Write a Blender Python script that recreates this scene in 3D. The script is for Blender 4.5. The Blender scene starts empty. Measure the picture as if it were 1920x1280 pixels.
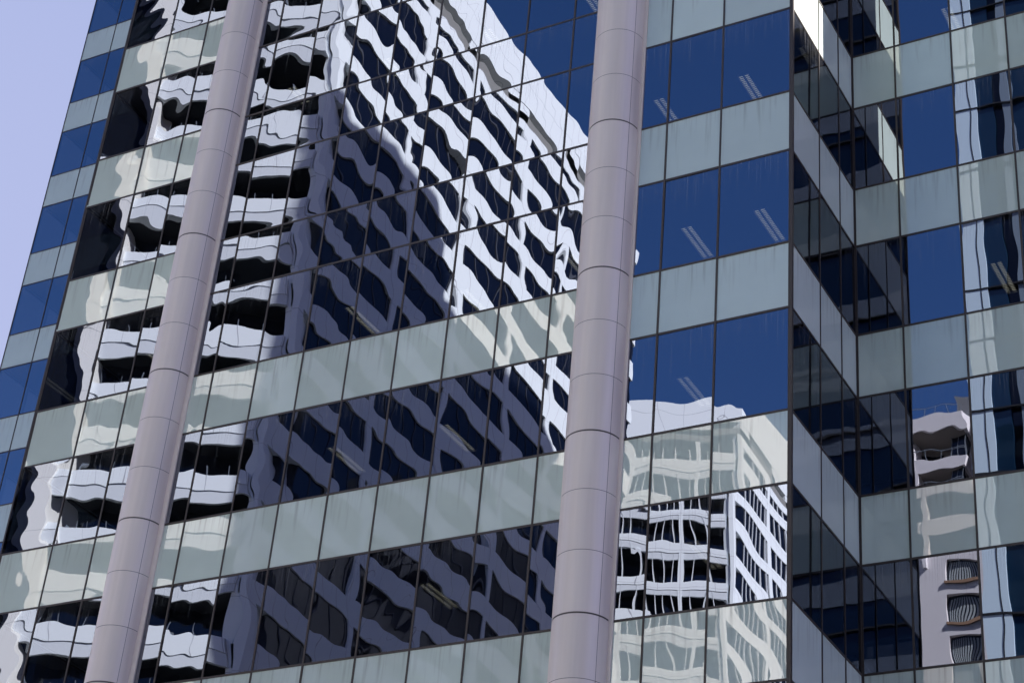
import bpy, math, random
from mathutils import Matrix, Vector
import numpy as np
rnd = random.Random(11)
R = math.radians

# ------------------------------------------------------------------ camera, sky, sun, exposure
scene = bpy.context.scene
CAM = Vector((10.601, -27.119, 1.6))
right = Vector((0.877247, 0.473174, 0.080900)); down = Vector((-0.190036, 0.497073, -0.846644)); fwd = Vector((-0.440823, 0.727342, 0.525975))
cd = bpy.data.cameras.new('camera'); cam = bpy.data.objects.new('camera', cd); scene.collection.objects.link(cam)
m = Matrix((( right.x, -down.x, -fwd.x, CAM.x), (right.y, -down.y, -fwd.y, CAM.y), (right.z, -down.z, -fwd.z, CAM.z), (0, 0, 0, 1)))
cam.matrix_world = m
cd.sensor_width = 36; cd.lens = 3550.86 / 1920 * 36; cd.clip_start = 0.1; cd.clip_end = 5000
scene.camera = cam

SUN_AZ, SUN_EL = 70.0, 42.0            # azimuth from +Y towards +X
sd = Vector((math.cos(R(SUN_EL)) * math.sin(R(SUN_AZ)), math.cos(R(SUN_EL)) * math.cos(R(SUN_AZ)), math.sin(R(SUN_EL))))
w = bpy.data.worlds.new('World'); scene.world = w; w.use_nodes = True
nt = w.node_tree; nt.nodes.clear()
sky = nt.nodes.new('ShaderNodeTexSky'); sky.sky_type = 'NISHITA'; sky.sun_disc = False
sky.sun_elevation = R(SUN_EL); sky.sun_rotation = R(SUN_AZ)
sky.altitude = 0; sky.air_density = 1.0; sky.dust_density = 0.6; sky.ozone_density = 2.5
bg = nt.nodes.new('ShaderNodeBackground'); bg.inputs[1].default_value = 0.13
wo = nt.nodes.new('ShaderNodeOutputWorld')
# pale summer haze low in the north-west part of the sky, deep blue overhead and opposite
geo = nt.nodes.new('ShaderNodeTexCoord')
dot = nt.nodes.new('ShaderNodeVectorMath'); dot.operation = 'DOT_PRODUCT'
hz = Vector((-0.80, 0.60, 0.32)).normalized(); dot.inputs[1].default_value = hz
nt.links.new(geo.outputs['Generated'], dot.inputs[0])
mr = nt.nodes.new('ShaderNodeMapRange'); mr.inputs[1].default_value = 0.62; mr.inputs[2].default_value = 1.0; mr.interpolation_type = 'SMOOTHSTEP'
nt.links.new(dot.outputs['Value'], mr.inputs[0])
gam = nt.nodes.new('ShaderNodeHueSaturation'); gam.inputs['Saturation'].default_value = 1.30; gam.inputs['Value'].default_value = 0.73
nt.links.new(sky.outputs[0], gam.inputs['Color'])
mx = nt.nodes.new('ShaderNodeMix'); mx.data_type = 'RGBA'
tn = nt.nodes.new('ShaderNodeMix'); tn.data_type = 'RGBA'; tn.blend_type = 'MULTIPLY'; tn.inputs[0].default_value = 1; tn.inputs[7].default_value = (0.90, 0.65, 0.74, 1)
nt.links.new(gam.outputs[0], tn.inputs[6])
nt.links.new(mr.outputs[0], mx.inputs[0]); nt.links.new(tn.outputs[2], mx.inputs[6]); mx.inputs[7].default_value = (1.04, 1.16, 1.80, 1)
# unseen warm glow added low in the western sky to light the facade
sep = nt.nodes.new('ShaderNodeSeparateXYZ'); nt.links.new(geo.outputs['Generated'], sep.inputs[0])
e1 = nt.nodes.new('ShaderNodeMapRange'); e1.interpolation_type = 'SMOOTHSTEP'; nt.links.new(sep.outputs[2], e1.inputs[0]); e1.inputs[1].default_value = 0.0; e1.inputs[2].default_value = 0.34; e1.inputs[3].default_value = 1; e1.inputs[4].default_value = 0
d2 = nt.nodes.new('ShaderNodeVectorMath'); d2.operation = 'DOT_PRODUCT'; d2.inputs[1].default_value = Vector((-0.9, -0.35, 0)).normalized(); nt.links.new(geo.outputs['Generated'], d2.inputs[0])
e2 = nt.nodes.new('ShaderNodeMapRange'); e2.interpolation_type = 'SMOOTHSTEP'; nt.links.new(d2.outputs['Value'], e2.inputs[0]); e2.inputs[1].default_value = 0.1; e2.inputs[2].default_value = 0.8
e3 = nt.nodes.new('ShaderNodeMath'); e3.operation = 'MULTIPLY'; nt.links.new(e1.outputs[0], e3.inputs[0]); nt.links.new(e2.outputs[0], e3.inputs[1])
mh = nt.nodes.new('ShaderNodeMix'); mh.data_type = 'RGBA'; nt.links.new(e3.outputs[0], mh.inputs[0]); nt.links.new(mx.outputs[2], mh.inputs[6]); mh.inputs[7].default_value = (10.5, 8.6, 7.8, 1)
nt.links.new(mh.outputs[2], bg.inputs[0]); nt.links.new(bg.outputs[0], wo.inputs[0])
sl = bpy.data.lights.new('sun', 'SUN'); sl.energy = 5.0; sl.angle = R(0.5); sl.color = (1.0, 0.965, 0.91)
so = bpy.data.objects.new('sun', sl); scene.collection.objects.link(so)
so.rotation_euler = sd.to_track_quat('Z', 'Y').to_euler()
vs = scene.view_settings; vs.view_transform = 'Standard'; vs.look = 'None'; vs.exposure = 1.8; vs.gamma = 1.0
scene.cycles.max_bounces = 10; scene.cycles.glossy_bounces = 8; scene.cycles.transparent_max_bounces = 10
scene.cycles.diffuse_bounces = 3; scene.cycles.sample_clamp_indirect = 8.0; scene.cycles.caustics_reflective = False

# ------------------------------------------------------------------ helpers
def link(o): scene.collection.objects.link(o); return o
def tag(o, label=None, cat=None, group=None, kind=None):
    if label: o['label'] = label
    if cat: o['category'] = cat
    if group: o['group'] = group
    if kind: o['kind'] = kind
    return o
def empty(name, loc=(0, 0, 0)):
    o = bpy.data.objects.new(name, None); o.location = loc; link(o); return o

class MB:
    """collects boxes and quads in a local frame: x along the face, y outwards, z up"""
    def __init__(s, org=(0, 0), u=(1, 0), nrm=(0, -1)):
        s.v = []; s.f = []; s.mi = []; s.o = org; s.u = u; s.n = nrm
    def P(s, x, y, z): return (s.o[0] + s.u[0] * x + s.n[0] * y, s.o[1] + s.u[1] * x + s.n[1] * y, z)
    def box(s, x0, x1, y0, y1, z0, z1, mi=0):
        b = len(s.v)
        for z in (z0, z1):
            for x, y in ((x0, y0), (x1, y0), (x1, y1), (x0, y1)): s.v.append(s.P(x, y, z))
        q = [(3, 2, 1, 0), (4, 5, 6, 7), (0, 1, 5, 4), (1, 2, 6, 5), (2, 3, 7, 6), (3, 0, 4, 7)]
        flip = (s.u[0] * s.n[1] - s.u[1] * s.n[0]) < 0
        for f in q:
            f = tuple(b + i for i in f); s.f.append(f[::-1] if flip else f); s.mi.append(mi)
    def prism(s, poly, z0, z1, mi=0):
        b = len(s.v); n = len(poly)
        for z in (z0, z1):
            for x, y in poly: s.v.append((x, y, z))
        s.f.append(tuple(b + i for i in range(n))[::-1]); s.f.append(tuple(b + n + i for i in range(n)))
        for i in range(n): j = (i + 1) % n; s.f.append((b + i, b + j, b + n + j, b + n + i))
        s.mi += [mi] * (n + 2)
    def build(s, name, mats, parent=None):
        me = bpy.data.meshes.new(name); me.from_pydata(s.v, [], s.f)
        for mt in (mats if isinstance(mats, (list, tuple)) else [mats]): me.materials.append(mt)
        me.polygons.foreach_set('material_index', s.mi); me.update()
        o = bpy.data.objects.new(name, me); link(o)
        if parent: o.parent = parent; o.matrix_parent_inverse = parent.matrix_world.inverted() if False else Matrix.Translation(-Vector(parent.location))
        return o

# ------------------------------------------------------------------ materials
def newmat(name):
    mt = bpy.data.materials.new(name); mt.use_nodes = True; t = mt.node_tree; t.nodes.clear()
    return mt, t, t.nodes.new, t.links.new
def math_(t, op, a, b=None, c=None):
    n = t.nodes.new('ShaderNodeMath'); n.operation = op
    for i, x in enumerate((a, b, c)):
        if x is None: continue
        if isinstance(x, (int, float)): n.inputs[i].default_value = x
        else: t.links.new(x, n.inputs[i])
    return n.outputs[0]
def streaks(t, fu, lo, hi, seedoff, maxlen):
    """vertical run-off marks below the top edge of a pane; the UV map is in metres, v = distance below the top"""
    N, L = t.nodes.new, t.links.new
    uv = N('ShaderNodeUVMap'); sp = N('ShaderNodeSeparateXYZ'); L(uv.outputs[0], sp.inputs[0])
    cx = N('ShaderNodeCombineXYZ'); L(math_(t, 'MULTIPLY', sp.outputs[0], fu), cx.inputs[0]); L(math_(t, 'MULTIPLY', sp.outputs[1], 0.5), cx.inputs[1]); cx.inputs[2].default_value = seedoff
    n1 = N('ShaderNodeTexNoise'); n1.inputs['Scale'].default_value = 1.0; n1.inputs['Detail'].default_value = 3.0; L(cx.outputs[0], n1.inputs['Vector'])
    cy = N('ShaderNodeCombineXYZ'); L(math_(t, 'MULTIPLY', sp.outputs[0], fu * 0.42), cy.inputs[0]); cy.inputs[2].default_value = seedoff + 7
    n2 = N('ShaderNodeTexNoise'); n2.inputs['Scale'].default_value = 1.0; n2.inputs['Detail'].default_value = 2.0; L(cy.outputs[0], n2.inputs['Vector'])
    ln = math_(t, 'MULTIPLY_ADD', math_(t, 'POWER', n2.outputs[0], 3.0), maxlen * 5.0, 0.04)
    fade = N('ShaderNodeMapRange'); L(math_(t, 'DIVIDE', sp.outputs[1], ln), fade.inputs[0]); fade.inputs[1].default_value = 0.1; fade.inputs[2].default_value = 1.0; fade.inputs[3].default_value = 1; fade.inputs[4].default_value = 0
    th = N('ShaderNodeMapRange'); L(n1.outputs[0], th.inputs[0]); th.inputs[1].default_value = lo; th.inputs[2].default_value = hi
    return math_(t, 'MULTIPLY', fade.outputs[0], th.outputs[0]), sp

def vision_glass():
    mt, t, N, L = newmat('vision_glass')
    s, sp = streaks(t, 38.0, 0.50, 0.68, 1.0, 0.9)
    tr = N('ShaderNodeBsdfTransparent'); tr.inputs[0].default_value = (0.16, 0.18, 0.21, 1)
    gl = N('ShaderNodeBsdfGlossy'); gl.inputs['Roughness'].default_value = 0.0; gl.inputs[0].default_value = (0.78, 0.82, 0.95, 1)
    m1 = N('ShaderNodeMixShader'); m1.inputs[0].default_value = 0.262; L(tr.outputs[0], m1.inputs[1]); L(gl.outputs[0], m1.inputs[2])
    df = N('ShaderNodeBsdfDiffuse'); df.inputs[0].default_value = (0.42, 0.43, 0.45, 1)
    m2 = N('ShaderNodeMixShader'); L(math_(t, 'MULTIPLY_ADD', s, 0.26, 0.003), m2.inputs[0]); L(m1.outputs[0], m2.inputs[1]); L(df.outputs[0], m2.inputs[2])
    o = N('ShaderNodeOutputMaterial'); L(m2.outputs[0], o.inputs[0]); return mt
def spandrel_glass():
    mt, t, N, L = newmat('spandrel_glass')
    s, sp = streaks(t, 11.0, 0.50, 0.70, 3.0, 1.0)
    oi = N('ShaderNodeObjectInfo')
    hs = N('ShaderNodeHueSaturation'); hs.inputs['Color'].default_value = (0.57, 0.66, 0.61, 1)
    L(math_(t, 'MULTIPLY_ADD', oi.outputs['Random'], 0.15, 0.925), hs.inputs['Value'])
    uvn = N('ShaderNodeTexNoise'); uvn.inputs['Scale'].default_value = 1.3; uvn.inputs['Detail'].default_value = 2
    uv = N('ShaderNodeUVMap'); L(uv.outputs[0], uvn.inputs['Vector'])
    mc = N('ShaderNodeMix'); mc.data_type = 'RGBA'; mc.blend_type = 'MULTIPLY'; mc.inputs[0].default_value = 1
    L(hs.outputs[0], mc.inputs[6])
    mr_ = N('ShaderNodeMapRange'); L(uvn.outputs[0], mr_.inputs[0]); mr_.inputs[3].default_value = 0.93; mr_.inputs[4].default_value = 1.07
    L(mr_.outputs[0], mc.inputs[7])
    ms = N('ShaderNodeMix'); ms.data_type = 'RGBA'; L(math_(t, 'MULTIPLY', s, 0.55), ms.inputs[0]); L(mc.outputs[2], ms.inputs[6]); ms.inputs[7].default_value = (0.20, 0.20, 0.19, 1)
    df = N('ShaderNodeBsdfDiffuse'); L(ms.outputs[2], df.inputs[0])
    gl = N('ShaderNodeBsdfGlossy'); gl.inputs['Roughness'].default_value = 0.0; gl.inputs[0].default_value = (1.0, 0.92, 0.85, 1)
    m1 = N('ShaderNodeMixShader'); L(math_(t, 'MULTIPLY_ADD', s, -0.06, 0.125), m1.inputs[0]); L(df.outputs[0], m1.inputs[1]); L(gl.outputs[0], m1.inputs[2])
    o = N('ShaderNodeOutputMaterial'); L(m1.outputs[0], o.inputs[0]); return mt
def pri(name, col, rough=0.6, metal=0.0, noise=0.0, nscale=3.0, spec=0.5, emis=None, estr=0.0):
    mt, t, N, L = newmat(name); p = N('ShaderNodeBsdfPrincipled'); o = N('ShaderNodeOutputMaterial'); L(p.outputs[0], o.inputs[0])
    p.inputs['Base Color'].default_value = (*col, 1); p.inputs['Roughness'].default_value = rough; p.inputs['Metallic'].default_value = metal
    p.inputs['Specular IOR Level'].default_value = spec
    if emis: p.inputs['Emission Color'].default_value = (*emis, 1); p.inputs['Emission Strength'].default_value = estr
    if noise:
        tc = N('ShaderNodeTexCoord'); n = N('ShaderNodeTexNoise'); n.inputs['Scale'].default_value = nscale; n.inputs['Detail'].default_value = 5; L(tc.outputs['Object'], n.inputs['Vector'])
        r_ = N('ShaderNodeMapRange'); L(n.outputs[0], r_.inputs[0]); r_.inputs[3].default_value = 1 - noise; r_.inputs[4].default_value = 1 + noise
        mc = N('ShaderNodeMix'); mc.data_type = 'RGBA'; mc.blend_type = 'MULTIPLY'; mc.inputs[0].default_value = 1; mc.inputs[6].default_value = (*col, 1); L(r_.outputs[0], mc.inputs[7])
        L(mc.outputs[2], p.inputs['Base Color'])
    return mt
def jointed(name, col, joint, width, height, size=0.018, axis='y', z0=0.0):
    """painted concrete with thin panel joints on a plane spanned by one horizontal axis and z"""
    mt, t, N, L = newmat(name); p = N('ShaderNodeBsdfPrincipled'); o = N('ShaderNodeOutputMaterial'); L(p.outputs[0], o.inputs[0]); p.inputs['Roughness'].default_value = 0.7
    g = N('ShaderNodeNewGeometry'); sp = N('ShaderNodeSeparateXYZ'); L(g.outputs['Position'], sp.inputs[0])
    h = sp.outputs[1] if axis == 'y' else sp.outputs[0]
    fh = math_(t, 'FRACT', math_(t, 'DIVIDE', math_(t, 'ADD', h, 500.0), width)); fz = math_(t, 'FRACT', math_(t, 'DIVIDE', math_(t, 'SUBTRACT', sp.outputs[2], z0 - 360.0), height))
    a = math_(t, 'LESS_THAN', fh, size / width * 2.2); b = math_(t, 'LESS_THAN', fz, size / height * 2)
    mm = math_(t, 'MAXIMUM', a, b)
    mc = N('ShaderNodeMix'); mc.data_type = 'RGBA'; L(mm, mc.inputs[0]); mc.inputs[6].default_value = (*col, 1); mc.inputs[7].default_value = (*joint, 1); L(mc.outputs[2], p.inputs['Base Color'])
    return mt
def dark_glass(name, tint, fac=0.35, base=(0.01, 0.014, 0.03)):
    mt, t, N, L = newmat(name); d = N('ShaderNodeBsdfDiffuse'); d.inputs[0].default_value = (*base, 1)
    gl = N('ShaderNodeBsdfGlossy'); gl.inputs['Roughness'].default_value = 0.02; gl.inputs[0].default_value = (*tint, 1)
    m1 = N('ShaderNodeMixShader'); m1.inputs[0].default_value = fac; L(d.outputs[0], m1.inputs[1]); L(gl.outputs[0], m1.inputs[2])
    o = N('ShaderNodeOutputMaterial'); L(m1.outputs[0], o.inputs[0]); return mt

M = {}
M['vision'] = vision_glass(); M['spandrel'] = spandrel_glass()
M['frame'] = pri('bronze_frame', (0.045, 0.033, 0.029), 0.45, 0.2)
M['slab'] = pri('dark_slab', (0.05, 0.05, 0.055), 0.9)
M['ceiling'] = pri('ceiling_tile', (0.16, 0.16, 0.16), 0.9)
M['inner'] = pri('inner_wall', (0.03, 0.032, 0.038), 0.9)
M['metal'] = pri('mauve_metal', (0.60, 0.555, 0.52), 0.42, 0.06, 0.025, 2.0)
def column_metal():
    mt, t, N, L = newmat('mauve_metal'); p = N('ShaderNodeBsdfPrincipled'); o = N('ShaderNodeOutputMaterial'); L(p.outputs[0], o.inputs[0])
    p.inputs['Roughness'].default_value = 0.42; p.inputs['Metallic'].default_value = 0.08
    tc = N('ShaderNodeTexCoord'); mp = N('ShaderNodeMapping'); mp.inputs['Scale'].default_value = (9, 9, 0.35); L(tc.outputs['Object'], mp.inputs[0])
    n = N('ShaderNodeTexNoise'); n.inputs['Scale'].default_value = 1.0; n.inputs['Detail'].default_value = 4; L(mp.outputs[0], n.inputs['Vector'])
    a = N('ShaderNodeMapRange'); L(n.outputs[0], a.inputs[0]); a.inputs[1].default_value = 0.3; a.inputs[2].default_value = 0.7; a.inputs[3].default_value = 0.95; a.inputs[4].default_value = 1.03
    oi = N('ShaderNodeObjectInfo')
    v = math_(t, 'MULTIPLY', a.outputs[0], math_(t, 'MULTIPLY_ADD', oi.outputs['Random'], 0.06, 0.97))
    hs = N('ShaderNodeHueSaturation'); hs.inputs['Color'].default_value = (0.73, 0.645, 0.60, 1); L(v, hs.inputs['Value']); L(hs.outputs[0], p.inputs['Base Color'])
    return mt
M['metal'] = column_metal()
M['joint'] = pri('joint_seal', (0.10, 0.085, 0.085), 0.7)
M['lightbody'] = pri('light_body', (0.45, 0.44, 0.42), 0.5)
M['tube'] = pri('lit_tube', (0.9, 0.88, 0.8), 0.5, emis=(1.0, 0.90, 0.66), estr=0.42)
M['white'] = jointed('white_panels', (0.80, 0.85, 0.87), (0.42, 0.43, 0.46), 1.4, 3.6, z0=0.25)
M['whitex'] = jointed('white_balcony_panels', (0.80, 0.85, 0.87), (0.40, 0.41, 0.44), 2.6, 3.6, axis='x', z0=0.25)
M['white2'] = pri('white_lower_panel', (0.66, 0.70, 0.73), 0.7)
M['pier'] = jointed('pale_concrete', (0.78, 0.78, 0.75), (0.22, 0.22, 0.22), 9.0, 3.6, axis='x', z0=1.2)
M['grey'] = pri('grey_concrete', (0.16, 0.165, 0.18), 0.8, 0, 0.06, 0.5)
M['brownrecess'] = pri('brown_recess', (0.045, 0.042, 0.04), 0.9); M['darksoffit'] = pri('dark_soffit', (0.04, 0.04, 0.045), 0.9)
M['navy'] = dark_glass('navy_glass', (0.55, 0.62, 0.75), 0.08, (0.004, 0.006, 0.014))
M['black'] = dark_glass('black_glass', (0.3, 0.33, 0.4), 0.15, (0.006, 0.007, 0.010))
M['skyglass'] = pri('pale_blue_panel', (0.68, 0.84, 0.95), 0.3, 0.0)
M['teal'] = dark_glass('teal_glass', (0.5, 0.65, 0.8), 0.12, (0.008, 0.026, 0.055))
M['greyblue'] = pri('grey_blue_panel', (0.20, 0.26, 0.33), 0.5)
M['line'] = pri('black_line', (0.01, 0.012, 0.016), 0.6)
M['render'] = pri('pinkish_render', (0.74, 0.71, 0.73), 0.8, 0, 0.04, 0.4)
M['brown'] = pri('brown_sill', (0.30, 0.185, 0.12), 0.8)
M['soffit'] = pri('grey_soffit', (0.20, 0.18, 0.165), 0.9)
M['curtain'] = pri('pale_curtain', (0.33, 0.37, 0.39), 0.9)
M['rail'] = pri('steel_rail', (0.22, 0.25, 0.28), 0.5, 0.5)
M['dim'] = pri('dim_frame', (0.05, 0.055, 0.07), 0.6)
M['roof'] = pri('roof_gravel', (0.22, 0.22, 0.21), 0.95)

# ------------------------------------------------------------------ ground
def ground():
    mt, t, N, L = newmat('asphalt'); p = N('ShaderNodeBsdfPrincipled'); o = N('ShaderNodeOutputMaterial'); L(p.outputs[0], o.inputs[0]); p.inputs['Roughness'].default_value = 0.9
    tc = N('ShaderNodeTexCoord'); n = N('ShaderNodeTexNoise'); n.inputs['Scale'].default_value = 0.8; n.inputs['Detail'].default_value = 8; L(tc.outputs['Object'], n.inputs['Vector'])
    cr = N('ShaderNodeValToRGB'); cr.color_ramp.elements[0].color = (0.05, 0.05, 0.048, 1); cr.color_ramp.elements[1].color = (0.12, 0.118, 0.11, 1); L(n.outputs[0], cr.inputs[0]); L(cr.outputs[0], p.inputs['Base Color'])
    g = MB(); g.v = [(-2500, -2500, 0), (2500, -2500, 0), (2500, 2500, 0), (-2500, 2500, 0)]; g.f = [(0, 1, 2, 3)]; g.mi = [0]
    tag(g.build('ground', mt), kind='structure')
    pv = MB(); pv.box(-40, 9, -9.0, -4.5, 0.004, 0.14); pv.box(-40, 9, -4.5, 44, 0.004, 0.144)
    tag(pv.build('pavement', pri('paving', (0.40, 0.39, 0.36), 0.85, 0, 0.08, 1.5)), kind='structure')
ground()

# ------------------------------------------------------------------ the glass tower
ZO = 11.307; H = 3.6; HV = 2.1526; WC = 1.493; W = 1.1799
XL = -2 * WC - 13 * W; YB = 3.524; XC = 4.82; YD = 14.2; XD = -35.75
tower = empty('office_tower', (0, 0, 0))
tag(tower, 'glass curtain wall office tower with stepped corner, pale green spandrels and two round metal columns', 'office tower')
K0, K1 = -3, 15
def S(k): return ZO + H * k
def V(k): return ZO + H * k + HV
proj_f = 3550.86 / 1920 * 1024
def area_px(p0, p1, z0, z1):
    pts = []
    for (x, y), z in ((p0, z0), (p1, z0), (p1, z1), (p0, z1)):
        d = Vector((x, y, z)) - CAM; zz = d.dot(fwd)
        if zz <= 0: return 0
        pts.append((512 + proj_f * d.dot(right) / zz, 341 + proj_f * d.dot(down) / zz))
    # clip to the frame
    def clip(pl, ax, lim, sg):
        out = []
        for i in range(len(pl)):
            a, b = pl[i], pl[(i + 1) % len(pl)]
            ia = sg * (a[ax] - lim) >= 0; ib = sg * (b[ax] - lim) >= 0
            if ia: out.append(a)
            if ia != ib:
                tt = (lim - a[ax]) / (b[ax] - a[ax]); out.append((a[0] + tt * (b[0] - a[0]), a[1] + tt * (b[1] - a[1])))
        return out
    for ax, lim, sg in ((0, 0, 1), (0, 1024, -1), (1, 0, 1), (1, 682, -1)):
        pts = clip(pts, ax, lim, sg)
        if len(pts) < 3: return 0
    return abs(sum(pts[i][0] * pts[(i + 1) % len(pts)][1] - pts[(i + 1) % len(pts)][0] * pts[i][1] for i in range(len(pts)))) / 2

panes = []      # (kind, area, p0, p1, z0, z1, face normal, amplitude)
def face(org, u, nrm, cuts, mid=None, amp=1.0, front=True):
    """cuts: distances along the face of the mullions; mid: (a, b) range with mirror glass in front of the slabs"""
    P = lambda s: (org[0] + u[0] * s, org[1] + u[1] * s)
    for i in range(len(cuts) - 1):
        a, b = cuts[i], cuts[i + 1]
        for k in range(K0, K1):
            panes.append(['vision', area_px(P(a), P(b), S(k), V(k)), P(a), P(b), S(k), V(k), nrm, amp])
            ismid = mid and a >= mid[0] - .01 and b <= mid[1] + .01 and k + 1 >= 4
            panes.append(['vision' if ismid else 'spandrel', area_px(P(a), P(b), V(k), S(k + 1)), P(a), P(b), V(k), S(k + 1), nrm, amp])
    mb = MB(org, u, nrm)
    for i, s in enumerate(cuts):
        m_ = MB(org, u, nrm)
        e = 0.021 if i in (0, len(cuts) - 1) else 0.019
        if i == 0 and front is True: pass
        m_.box(s - e, s + e, -0.06, 0.010, S(K0), S(K1)); m_.build('mullion', M['frame'], tower)
    for k in range(K0, K1 + 1):
        for z in ((S(k), V(k)) if k < K1 else (S(k),)):
            t_ = MB(org, u, nrm); t_.box(cuts[0] + 0.020, cuts[-1] - 0.020, -0.05, 0.007, z - 0.022, z + 0.022); t_.build('transom', M['frame'], tower)
cutsA = [0, WC] + [WC + W * i for i in range(1, 14)] + [2 * WC + 13 * W]
midr = (WC + 2 * W, WC + 11 * W)
face((0, 0), (-1, 0), (0, -1), cutsA, midr)
face((0, 0.001), (0, 1), (1, 0), [0.020, 1.499, 2.672, YB - 0.001], amp=0.45)
face((0.020, YB), (1, 0), (0, -1), [0, 0.905 + .08 - .034, 2.147 + .08 - .034, 3.33 + .08 - .034, XC - .034], amp=0.62)
face((XC, YB + .034), (0, 1), (1, 0), [0] + [1.46 + 1.2 * i for i in range(22)], amp=0.6)
face((XL, 0.020), (0, 1), (-1, 0), [0] + [1.46 + 1.2 * i for i in range(10)] + [YD - 0.1], amp=0.6)
nD = 13
face((XD, YD), (1, 0), (0, -1), [0, 1.48] + [1.48 + W * i for i in range(1, nD)] + [XL - XD - 0.04], amp=0.25)
face((XD, YD + .034), (0, 1), (-1, 0), [0] + [1.46 + 1.2 * i for i in range(13)], amp=0.6)

def pane_geo(p, hi):
    kind, ar, p0, p1, z0, z1, nrm, amp = p
    if nrm == (0, -1) and p0[1] == 0 and p1[0] < XL + 0.1: amp = 1.7      # the wide corner panes bow the most
    g = 0.0
    nx, nz = ((20, 30) if z1 - z0 > 2 else (20, 20)) if hi else (1, 1)
    def sp(n, Lg):
        if n == 1: return [0.0, 1.0]
        a = [0.5 - 0.5 * math.cos(math.pi * i / n) for i in range(n + 1)]      # denser near the edges
        return [0.45 * x + 0.55 * i / n for i, x in enumerate(a)]
    us = sp(nx, 1); vs_ = sp(nz, 1)
    Lx = math.hypot(p1[0] - p0[0], p1[1] - p0[1]); Lz = z1 - z0
    U, Vv = np.meshgrid(np.array(us), np.array(vs_))
    if hi:
        X = U * Lx; Z = Vv * Lz
        uu = (2 * U - 1) ** 2; vv = (2 * Vv - 1) ** 2
        kz = (0.0062 + 0.0024 * rnd.gauss(0, 1)) * amp; kx = (0.0012 + 0.0012 * rnd.gauss(0, 1)) * amp
        h = -kz * Lz * Lz / 16 * (1 - vv) ** 2 * (1 - 0.35 * uu) + kx * Lx * Lx / 8 * (1 - uu)
        h += amp * X * rnd.gauss(0, 0.0019) + amp * Z * rnd.gauss(0, 0.0012)
        for _ in range(5):
            wl = rnd.uniform(0.36, 1.25); th = rnd.uniform(0, math.pi)
            sl_ = rnd.gauss(0, 0.00068) * amp
            kx, kz = 2 * math.pi / wl * math.cos(th), 2 * math.pi / wl * math.sin(th)
            h += sl_ * wl / (2 * math.pi) * np.sin(kx * X + kz * Z + rnd.uniform(0, 6.28))
        # the edges are pulled by the gaskets
        for d, s_ in ((Z, rnd.uniform(0.7, 1.9)), (Lz - Z, rnd.uniform(0.2, 1.2)), (X, rnd.uniform(-0.4, 0.8)), (Lx - X, rnd.uniform(-0.4, 0.8))):
            h += amp * s_ * 0.0040 * 0.10 * np.exp(-d / 0.10)
    else: h = np.zeros_like(U)
    h = h - 0.004
    x = p0[0] + (p1[0] - p0[0]) * U + nrm[0] * h; y = p0[1] + (p1[1] - p0[1]) * U + nrm[1] * h; z = z0 + Lz * Vv
    verts = list(zip(x.ravel().tolist(), y.ravel().tolist(), z.ravel().tolist()))
    ou = rnd.uniform(0, 200)
    uv = list(zip((ou + U * Lx).ravel().tolist(), (Lz - Vv * Lz).ravel().tolist()))
    faces = []
    ux, uy = p1[0] - p0[0], p1[1] - p0[1]
    flip = (ux * nrm[1] - uy * nrm[0]) > 0
    for j in range(nz):
        for i in range(nx):
            q = (j * (nx + 1) + i, j * (nx + 1) + i + 1, (j + 1) * (nx + 1) + i + 1, (j + 1) * (nx + 1) + i)
            faces.append(q[::-1] if flip else q)
    return verts, faces, uv
def mesh_of(name, verts, faces, uv, mat, smooth=True):
    me = bpy.data.meshes.new(name); me.from_pydata(verts, [], faces); me.materials.append(mat)
    ul = me.uv_layers.new(name='UVMap'); vi = np.empty(len(me.loops), dtype=np.int32); me.loops.foreach_get('vertex_index', vi)
    ul.data.foreach_set('uv', np.array(uv, dtype=np.float32)[vi].ravel())
    me.polygons.foreach_set('use_smooth', [smooth] * len(me.polygons)); me.update(); return me
for kind, pname in (('vision', 'window_pane'), ('spandrel', 'spandrel_panel')):
    lst = sorted([p for p in panes if p[0] == kind], key=lambda p: -p[1])
    rest = [[], [], []]
    for i, p in enumerate(lst):
        v, f, uv = pane_geo(p, p[1] > 0 or p[7] == 1.0 and rnd.random() < 0)
        if i < 98 and p[1] > 0:
            o = bpy.data.objects.new(pname, mesh_of(pname, v, f, uv, M[kind])); link(o); o.parent = tower
        else:
            b = len(rest[0]); rest[0] += v; rest[1] += [tuple(b + q for q in ff) for ff in f]; rest[2] += uv
    o = bpy.data.objects.new(pname, mesh_of(pname, *rest, M[kind])); link(o); o.parent = tower; o['kind'] = 'stuff'

# floor slabs with ceilings, inner walls and roof
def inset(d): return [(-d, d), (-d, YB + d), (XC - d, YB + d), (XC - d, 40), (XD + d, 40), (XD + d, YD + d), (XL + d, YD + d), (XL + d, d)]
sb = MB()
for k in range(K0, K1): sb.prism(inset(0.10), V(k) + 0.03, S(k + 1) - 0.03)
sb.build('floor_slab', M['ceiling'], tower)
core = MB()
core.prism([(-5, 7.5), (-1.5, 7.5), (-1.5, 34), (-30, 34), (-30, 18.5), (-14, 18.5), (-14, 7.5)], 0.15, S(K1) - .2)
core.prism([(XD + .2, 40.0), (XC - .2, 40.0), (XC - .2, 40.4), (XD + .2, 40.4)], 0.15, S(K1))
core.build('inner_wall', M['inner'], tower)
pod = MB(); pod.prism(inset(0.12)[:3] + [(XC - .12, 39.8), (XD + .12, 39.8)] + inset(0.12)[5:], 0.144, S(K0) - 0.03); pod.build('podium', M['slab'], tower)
rf = MB(); rf.prism(inset(0.0), S(K1) + 0.03, S(K1) + 0.9); rf.build('roof', M['slab'], tower)

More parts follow.
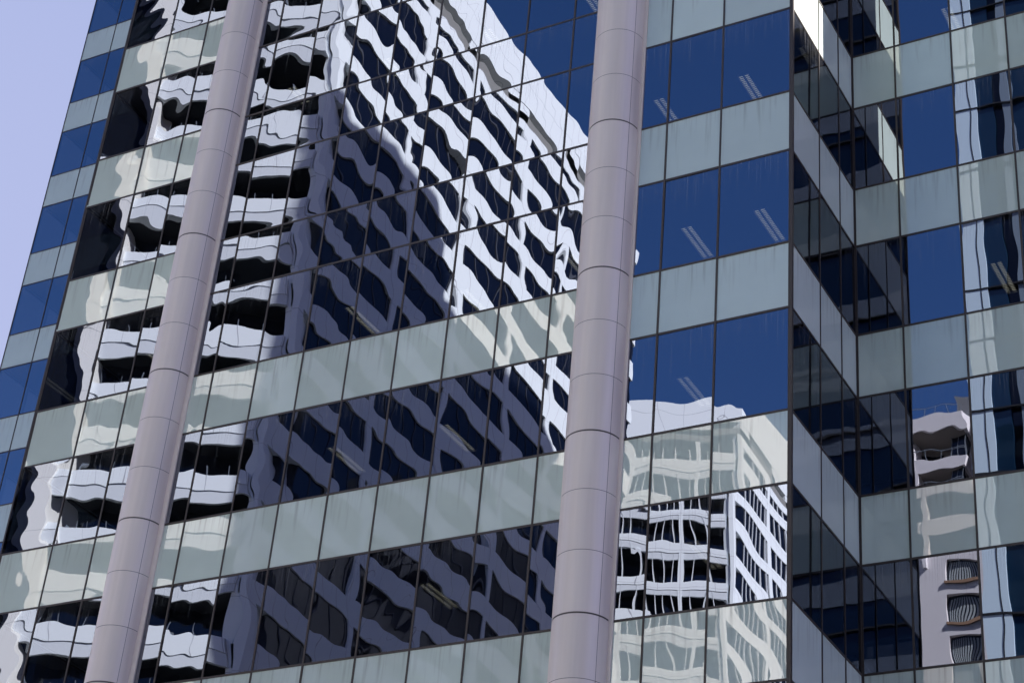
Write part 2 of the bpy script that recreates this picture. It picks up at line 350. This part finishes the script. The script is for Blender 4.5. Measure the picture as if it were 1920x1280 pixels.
# round columns clad in metal panels
def column(xc, yc, r, fl):
    def ring(z0, z1, rr, bev=0.006, n=72):
        vs, fs = [], []
        prof = [(rr, z0), (rr, z1)]
        for (q, z) in prof:
            for i in range(n): a = 2 * math.pi * i / n; vs.append((xc + q * math.cos(a), yc + q * math.sin(a), z))
        for j in range(1):
            for i in range(n): i2 = (i + 1) % n; fs.append((j * n + i, j * n + i2, (j + 1) * n + i2, (j + 1) * n + i))
        return vs, fs
    sm_ = MB(); 
    for ang in (-28, 152):
        a = R(ang); sm_.o = (xc, yc); sm_.u = (math.cos(a), math.sin(a)); sm_.n = (math.sin(a), -math.cos(a)); sm_.box(r - .02, r + .0012, -.004, .004, .144, S(K1))
    v, f = ring(0.144, S(K1), r - 0.014, 0.0)
    me = bpy.data.meshes.new('round_column'); me.from_pydata(v, [], f); me.materials.append(M['joint']); me.polygons.foreach_set('use_smooth', [True] * len(f))
    col = bpy.data.objects.new('round_column', me); link(col); col.parent = tower
    so_ = sm_.build('seam', M['joint'], tower); so_.parent = col
    cs = MB((xc, 0), (1, 0), (0, -1)); cs.box(r - .03, fl, -.02, .03, .144, S(K1)); cs.box(-fl, -r + .03, -.02, .03, .144, S(K1))
    co = cs.build('closure_strip', M['metal'], tower); co.parent = col
    for k in range(K0, K1):
        for j in range(3):
            z0, z1 = S(k) + H / 3 * j, S(k) + H / 3 * (j + 1)
            v, f = ring(z0 + (0.016 if j == 0 else 0.005), z1 - (0.016 if j == 2 else 0.005), r)
            me = bpy.data.meshes.new('cladding_panel'); me.from_pydata(v, [], f); me.materials.append(M['metal'])
            me.polygons.foreach_set('use_smooth', [True] * len(f)); me.update()
            o = bpy.data.objects.new('cladding_panel', me); link(o); o.parent = col
column(-WC - 2 * W + .01, -0.05, 0.525, 0.60)
column(-WC - 11 * W + .06, -0.06, 0.475, 0.595)

# ------------------------------------------------------------------ ceiling lights behind the glass
def ceiling_light(x, y, k, label, L_=1.2):
    t_ = empty('ceiling_light', (x, y + L_ / 2, V(k) + 0.02)); tag(t_, label, 'ceiling light', 'fluorescent ceiling lights behind the glass')
    z = V(k) + 0.028; b = MB()
    b.box(x - .13, x + .13, -y - L_, -y, z - .05, z - 0.042); b.box(x - .13, x - .118, -y - L_, -y, z - .075, z - .05)
    b.box(x + .118, x + .13, -y - L_, -y, z - .075, z - .05); b.box(x - .015, x + .015, -y - L_, -y, z - .078, z - .05)
    b.build('housing', M['lightbody'], t_)
    for s in (-1, 1):
        a = MB(); a.box(x + s * .066 - .04, x + s * .066 + .04, -y - L_ + .02, -y - .02, z - .056, z - .0505); a.build('tube', M['tube'], t_)
    lv = MB(); n = 20
    for i in range(n + 1):
        yy = -y - L_ + L_ * i / n
        lv.box(x - .117, x - .017, yy - .008, yy + .008, z - .078, z - .058); lv.box(x + .017, x + .117, yy - .008, yy + .008, z - .078, z - .058)
    lv.build('louvre', M['lightbody'], t_)
for a in [(-1.70, 1.53, 4, 'louvred ceiling light in the highest whole blue window beside the stepped corner'),
          (-3.68, 1.55, 4, 'ceiling light cut by a mullion, high in the blue window right beside the right column'),
          (-2.90, 1.55, 3, 'bright ceiling light in the middle blue window, the left one of that pair'),
          (-1.30, 1.54, 3, 'bright ceiling light in the middle blue window, the right one nearest the corner'),
          (-2.85, 1.54, 2, 'ceiling light above the reflected white roof right of the right column'),
          (-2.50, 1.50, 1, 'dim ceiling light in the reflected white tower at lower right'),
          (-11.14, 1.54, 5, 'ceiling light near the top centre in the reflected diagonal stripes'),
          (-13.90, 1.54, 5, 'ceiling light just right of the left column near the top, over dark bands'),
          (-11.11, 1.56, 3, 'small ceiling light low in the middle mirror glass, above the pale spandrels'),
          (-8.24, 1.55, 2, 'long ceiling light in the dark reflected lattice, one floor below the mirror zone'),
          (-11.0, 1.54, 2, 'ceiling light left of the long one in the same dark window band'),
          (-8.24, 1.52, 1, 'long ceiling light in the lowest whole dark window band between the columns'),
          (-8.34, 1.58, 5, 'ceiling light against the reflected white parapet at the top'),
          (-5.58, 1.40, 5, 'ceiling light in the blue sky reflection at the top beside the right column'),
          (-8.37, 1.90, 3, 'ceiling light at the bottom of the sunlit diagonal stripes'),
          (-5.60, 1.56, 3, 'ceiling light in white diagonal stripes close to the left side of the right column'),
          (-16.7, 1.54, 3, 'ceiling light in the black and white bands left of the left column'),
          (1.72, 5.05, 5, 'ceiling light at the top of the right-hand set-back wall beside the pale strip'),
          (2.48, 5.05, 3, 'yellowish ceiling light at the right picture edge in the dark tower reflection')]:
    ceiling_light(*a)

# ------------------------------------------------------------------ the white twin towers across the street (seen in the mirror glass)
C20, S20 = math.cos(R(20)), math.sin(R(20))
def white_tower(px, py, roofz, band0, label, fins, bh, w1=13.3, len2=49.3):
    t = empty('striped_tower', (px, py, 0)); tag(t, label, 'tower block', 'twin white striped towers')
    f1 = ((px, py), (-C20, S20), (S20, C20)); f2 = ((px, py), (0, -1), (1, 0))
    A1 = (px, py); A2 = (px, py - len2); A3 = (px - 34, py - len2 - 4); A4 = (px - C20 * (w1 + 1.2) - 8, py + S20 * (w1 + 1.2) - 16); A5 = (px - C20 * (w1 + 1.0), py + S20 * (w1 + 1.0))
    def insf(p, d1, d2): return p
    body = MB()
    o1 = 1.5
    # window volume, set back from both faces
    b1 = (px - 0.14, py - 1.9); b5 = (px - C20 * w1 - S20 * o1, py + S20 * w1 - C20 * o1)
    body.prism([b1, b5, A4, A3, (px - 0.14, py - len2 + .3)], 0.0, roofz - 6.0)
    body.build('window', M['navy'], t)
    nb = int((roofz - 12) / 3.6)
    zs = []
    z = band0
    while z > 5: z -= 3.6
    while z < roofz - 9: zs.append(z); z += 3.6
    up_, lo_, w2, sfm = MB(*f1), MB(*f1), MB(*f2), MB(*f1)
    for z in zs:
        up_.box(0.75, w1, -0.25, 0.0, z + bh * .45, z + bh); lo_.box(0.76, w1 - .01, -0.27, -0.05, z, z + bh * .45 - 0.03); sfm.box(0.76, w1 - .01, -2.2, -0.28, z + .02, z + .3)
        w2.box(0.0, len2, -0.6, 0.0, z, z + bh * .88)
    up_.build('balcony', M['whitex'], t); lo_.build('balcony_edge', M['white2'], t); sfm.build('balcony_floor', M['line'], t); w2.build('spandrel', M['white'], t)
    cl = MB(*f2)
    n = 6
    for i in range(n + 1):
        s = 0.0 if i == 0 else 2.2 + 8.4 * i
        wd = 0.5 if i == 0 else 0.75
        if s + wd <= len2 + .6: cl.box(s, min(s + wd, len2 + .01), -1.0, 0.012, 0, roofz - 6.0)
    cl.build('column', M['white'], t)
    pm = MB(*f1); pm.box(0.0, 0.4, -2.2, 0.0, 0, roofz - 6); pm.build('corner_pier', M['white'], t)
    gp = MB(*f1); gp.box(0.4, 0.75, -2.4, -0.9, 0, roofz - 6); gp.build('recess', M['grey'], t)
    lp = MB(*f1); lp.box(w1, w1 + 1.1, -2.4, 0.25, 0, roofz - 5); lp.box(w1 + 1.1, w1 + 2.2, -3, -1.2, 0, roofz - 5, 1); lp.build('side_pier', [M['pier'], M['grey']], t)
    # top: recess slots under a tall parapet
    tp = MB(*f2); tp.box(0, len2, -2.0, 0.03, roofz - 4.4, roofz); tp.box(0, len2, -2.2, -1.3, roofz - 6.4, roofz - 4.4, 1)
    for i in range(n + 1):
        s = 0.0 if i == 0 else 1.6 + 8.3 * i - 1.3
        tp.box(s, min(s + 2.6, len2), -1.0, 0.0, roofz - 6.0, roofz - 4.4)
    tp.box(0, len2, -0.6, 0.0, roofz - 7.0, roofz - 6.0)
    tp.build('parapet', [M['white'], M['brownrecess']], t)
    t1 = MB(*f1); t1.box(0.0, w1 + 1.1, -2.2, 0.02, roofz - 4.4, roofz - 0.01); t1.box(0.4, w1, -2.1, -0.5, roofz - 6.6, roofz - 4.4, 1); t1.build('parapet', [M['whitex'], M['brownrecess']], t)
    rr = MB(); rr.prism([A1, A5, A4, A3, A2], roofz - 6.0, roofz - 5.2); rr.build('roof', M['roof'], t)
    fn = MB(*f1); f_2 = MB(*f2)
    if fins:
        s = 2.4
        while s < w1: fn.box(s - .035, s + .035, -1.35, -0.02, 4, roofz - 7); s += 1.12
        s = 3.1
        while s < len2: f_2.box(s - .07, s + .07, -0.13, -0.02, 4, roofz - 7); s += 1.4
        fn.build('fin', M['white2'], t); f_2.build('fin', M['white2'], t)
        pp = MB(*f1); pp.box(4.6, 5.1, -1.5, -0.01, 4, roofz - 6); pp.box(w1 - 1.1, w1, -1.5, 0.015, 4, roofz - 6); pp.build('pier', M['whitex'], t)
    else:
        for z in zs:
            s = 2.4
            while s < w1 - .2: fn.box(s - .02, s + .02, -0.4, -0.34, z + bh, z + bh + 0.65); s += 1.3
            s = 3.2
            while s < len2: f_2.box(s - .03, s + .03, -0.13, -0.09, z + bh, z + 3.6); s += 1.4
        fn.build('railing_post', M['rail'], t); f_2.build('window_mullion', M['dim'], t)
    return t
white_tower(-57.2, -56.7, 110.7, 90.5, 'nearer striped white tower with a lattice side, mirrored between the two round columns', False, 1.75)
white_tower(-61.2, -141.2, 109.5, 92.9, 'farther white tower with thin fins, mirrored in the glass right of the right column', True, 1.55)

# black tower with blue fins at far left
kt = empty('black_tower', (-84, -60, 0)); tag(kt, 'black glass tower with faint blue vertical lines, mirrored beside the left edge of the bay', 'tower block')
kb = MB(); kb.box(-95, -72.6, 50, 72, 0, 112); kb.build('wall', M['black'], kt)
kf = MB()
for i in range(22): kf.box(-94.6 + i * 0.95, -94.52 + i * 0.95, 49.75, 50.0, 3, 112)
kf.build('fin', pri('blue_fin', (0.03, 0.05, 0.14), 0.4), kt)
kw = MB()
for i in range(19): kw.box(-74.0, -72.9, 49.3, 50.0, 6.5 + i * 5.4, 8.4 + i * 5.4)
kw.build('balcony', M['white2'], kt)

# pale blue and navy glass tower behind the camera
tt = empty('blue_glass_tower', (6, -56, 0)); tag(tt, 'dark blue glass tower with pale blue vertical strips, mirrored in the set-back wall at right', 'tower block')
fT = ((-9.1, -38.0), (1, 0), (0, 1))
tb = MB(); tb.box(-9.1, 24, 38.3, 55, 0, 134); tb.box(-9.1, 24, 55, 75, 0, 125); tb.build('wall', M['teal'], tt)
st = MB(*fT)
x = 0.0
while x < 14:
    st.box(x, x + 1.05, -0.3, 0.0, 0, 134, 0); st.box(x + 1.05, x + 1.85, -0.3, -0.10, 0, 134, 1); st.box(x + 1.85, x + 2.3, -0.3, -0.22, 0, 134, 2)
    st.box(x + 2.3, x + 2.65, -0.3, -0.05, 0, 134, 3); st.box(x + 2.65, x + 4.4, -0.3, -0.12, 0, 134, 1); x += 4.4
st.build('facade_strip', [M['skyglass'], M['teal'], M['black'], M['greyblue']], tt)
ln = MB(*fT); z = 2.0
while z < 133: ln.box(0, 33.1, -0.25, 0.03, z, z + .07); z += 3.7 if int(z * 10) % 2 else 2.9
ln.box(0.68, 0.72, -.2, 0.02, 2, 133); ln.build('joint', M['line'], tt)
sp_ = MB(*fT); z = 3.0
while z < 132: sp_.box(x, 33.1, -0.3, -0.05, z, z + 1.1); z += 3.7
sp_.build('spandrel', M['greyblue'], tt)
nv = MB(*fT); nv.box(x, 33.1, -0.3, -0.12, 0, 134); nv.build('window', M['teal'], tt)

# apartment block with balconies
ap = empty('apartment_block', (-23, -115, 0)); tag(ap, 'pale rendered apartment block with balconies, mirrored low in the set-back wall', 'apartment block')
fA = ((-38, -108), (1, 0), (0, 1)); RZ = 86.0
wl = MB(*fA)
wl.box(0, 30, -16, -2.2, 0, RZ - 1)
xb0, xb1 = 0.5, 8.4                                    # balcony bay; windows in the bay beside it
for i in range(26):
    z = RZ - 1.1 - 3.1 * i
    if z < 3: break
    if i < 4: wl.box(0, 9.2, -2.3, 0.0, z, z + 1.1)
    else:
        wl.box(0, 6.6, -2.3, -0.4, z - 2.0, z + 1.1); wl.box(9.1, 9.9, -2.3, -0.4, z - 2.0, z + 1.1); wl.box(6.6, 9.1, -2.3, -0.4, z, z + 1.1)
wl.box(9.9, 30, -2.3, -0.4, 0, RZ - 0.01)
wl.box(4.9, 5.25, -2.3, 0.02, RZ - 14, RZ)
wl.build('wall', M['render'], ap)
sl2 = MB(*fA); gl2 = MB(*fA); cu = MB(*fA); rl = MB(*fA); sf = MB(*fA)
for i in range(26):
    z = RZ - 1.1 - 3.1 * i
    if z < 3: break
    if i >= 4:
        sl2.box(6.5, 9.2, -0.5, -0.25, z + 1.1, z + 1.36) if False else sl2.box(6.5, 9.15, -0.5, -0.2, z - 2.25, z - 2.0)
        gl2.box(6.6, 9.1, -0.9, -0.75, z - 2.0, z)
        s = 6.8
        while s < 8.9: cu.box(s, s + .09, -0.75, -0.7, z - 2.0, z - .2); s += .17
    else:
        sf.box(0.2, 9.0, -2.15, -0.1, z - 0.02, z); sf.box(0.2, 7.9, -2.18, -2.14, z - 2.0, z - .03); gl2.box(2.6, 6.8, -2.12, -2.1, z - 1.9, z - .5); gl2.box(7.9, 9.05, -1.2, -0.6, z - 2.0, z)  # soffit, plus a dark back panel standing in for shade inside the balcony
        for s in (7.9, 8.45, 9.0): rl.box(s, s + .05, -0.6, -0.55, z - 2, z)
        rl.box(7.9, 9.05, -0.6, -0.55, z - 1.0, z - .95)
        rl.box(0.1, 9.1, -0.1, -0.05, z + 1.95, z + 2.0)
        for s in range(0, 10): rl.box(.1 + s, .14 + s, -0.1, -0.05, z + 1.1, z + 1.95)
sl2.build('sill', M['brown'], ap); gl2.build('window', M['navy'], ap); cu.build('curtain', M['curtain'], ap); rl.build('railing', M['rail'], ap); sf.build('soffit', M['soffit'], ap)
pe = MB(*fA); pe.box(8.0, 14, -9, -3, RZ - .9, RZ + 3.4); pe.build('plant_room', M['grey'], ap)

# tower to the east that keeps the low sun off the lower floors
et = empty('eastern_tower', (70, 30, 0)); tag(et, 'plain grey tower further along the street to the east, out of the picture', 'tower block')
eb = MB(); eb.box(60, 84, -46, -8, 0, 85.0); eb.build('wall', M['grey'], et)
ew = MB((60, 46), (0, -1), (-1, 0))
for i in range(22): ew.box(0.5, 37.5, 0.0, 0.06, 3 + i * 3.7, 5.2 + i * 3.7)
ew.build('window', M['navy'], et)

# older brown stone blocks further east; the shaded tower windows mirror them
def stone_block(x0, y0, y1, hgt, label, pitch):
    t = empty('stone_building', (x0 + 10, (y0 + y1) / 2, 0)); tag(t, label, 'office block', 'stone office blocks to the east')
    b = MB(); b.box(x0, x0 + 22, -y1, -y0, 0, hgt); b.build('wall', pri('brown_stone', (0.15, 0.125, 0.10), 0.85, 0, 0.12, 0.3), t)
    wn = MB((x0, y0), (0, 1), (-1, 0)); c = MB((x0, y0), (0, 1), (-1, 0)); z = 4.0
    while z < hgt - 4:
        q = 1.2
        while q < y1 - y0 - 2: wn.box(q, q + pitch * .5, -0.2, 0.015, z, z + 2.0); c.box(q - .1, q + pitch * .5 + .1, 0.0, 0.14, z - .22, z - .02); q += pitch
        z += 3.7
    wn.build('window', M['black'], t); c.build('sill', M['soffit'], t)
    cc = MB((x0, y0), (0, 1), (-1, 0)); cc.box(-.3, y1 - y0 + .3, -.5, .5, hgt, hgt + .9); cc.build('cornice', M['soffit'], t)
stone_block(34, -64, -40, 88, 'brown stone office block with small square windows, nearest of the eastern row', 3.1)
stone_block(36, -92, -66, 96, 'tallest brown stone office block in the middle of the eastern row', 2.7)
stone_block(33, -124, -94, 82, 'wide brown stone office block at the far end of the eastern row', 3.6)
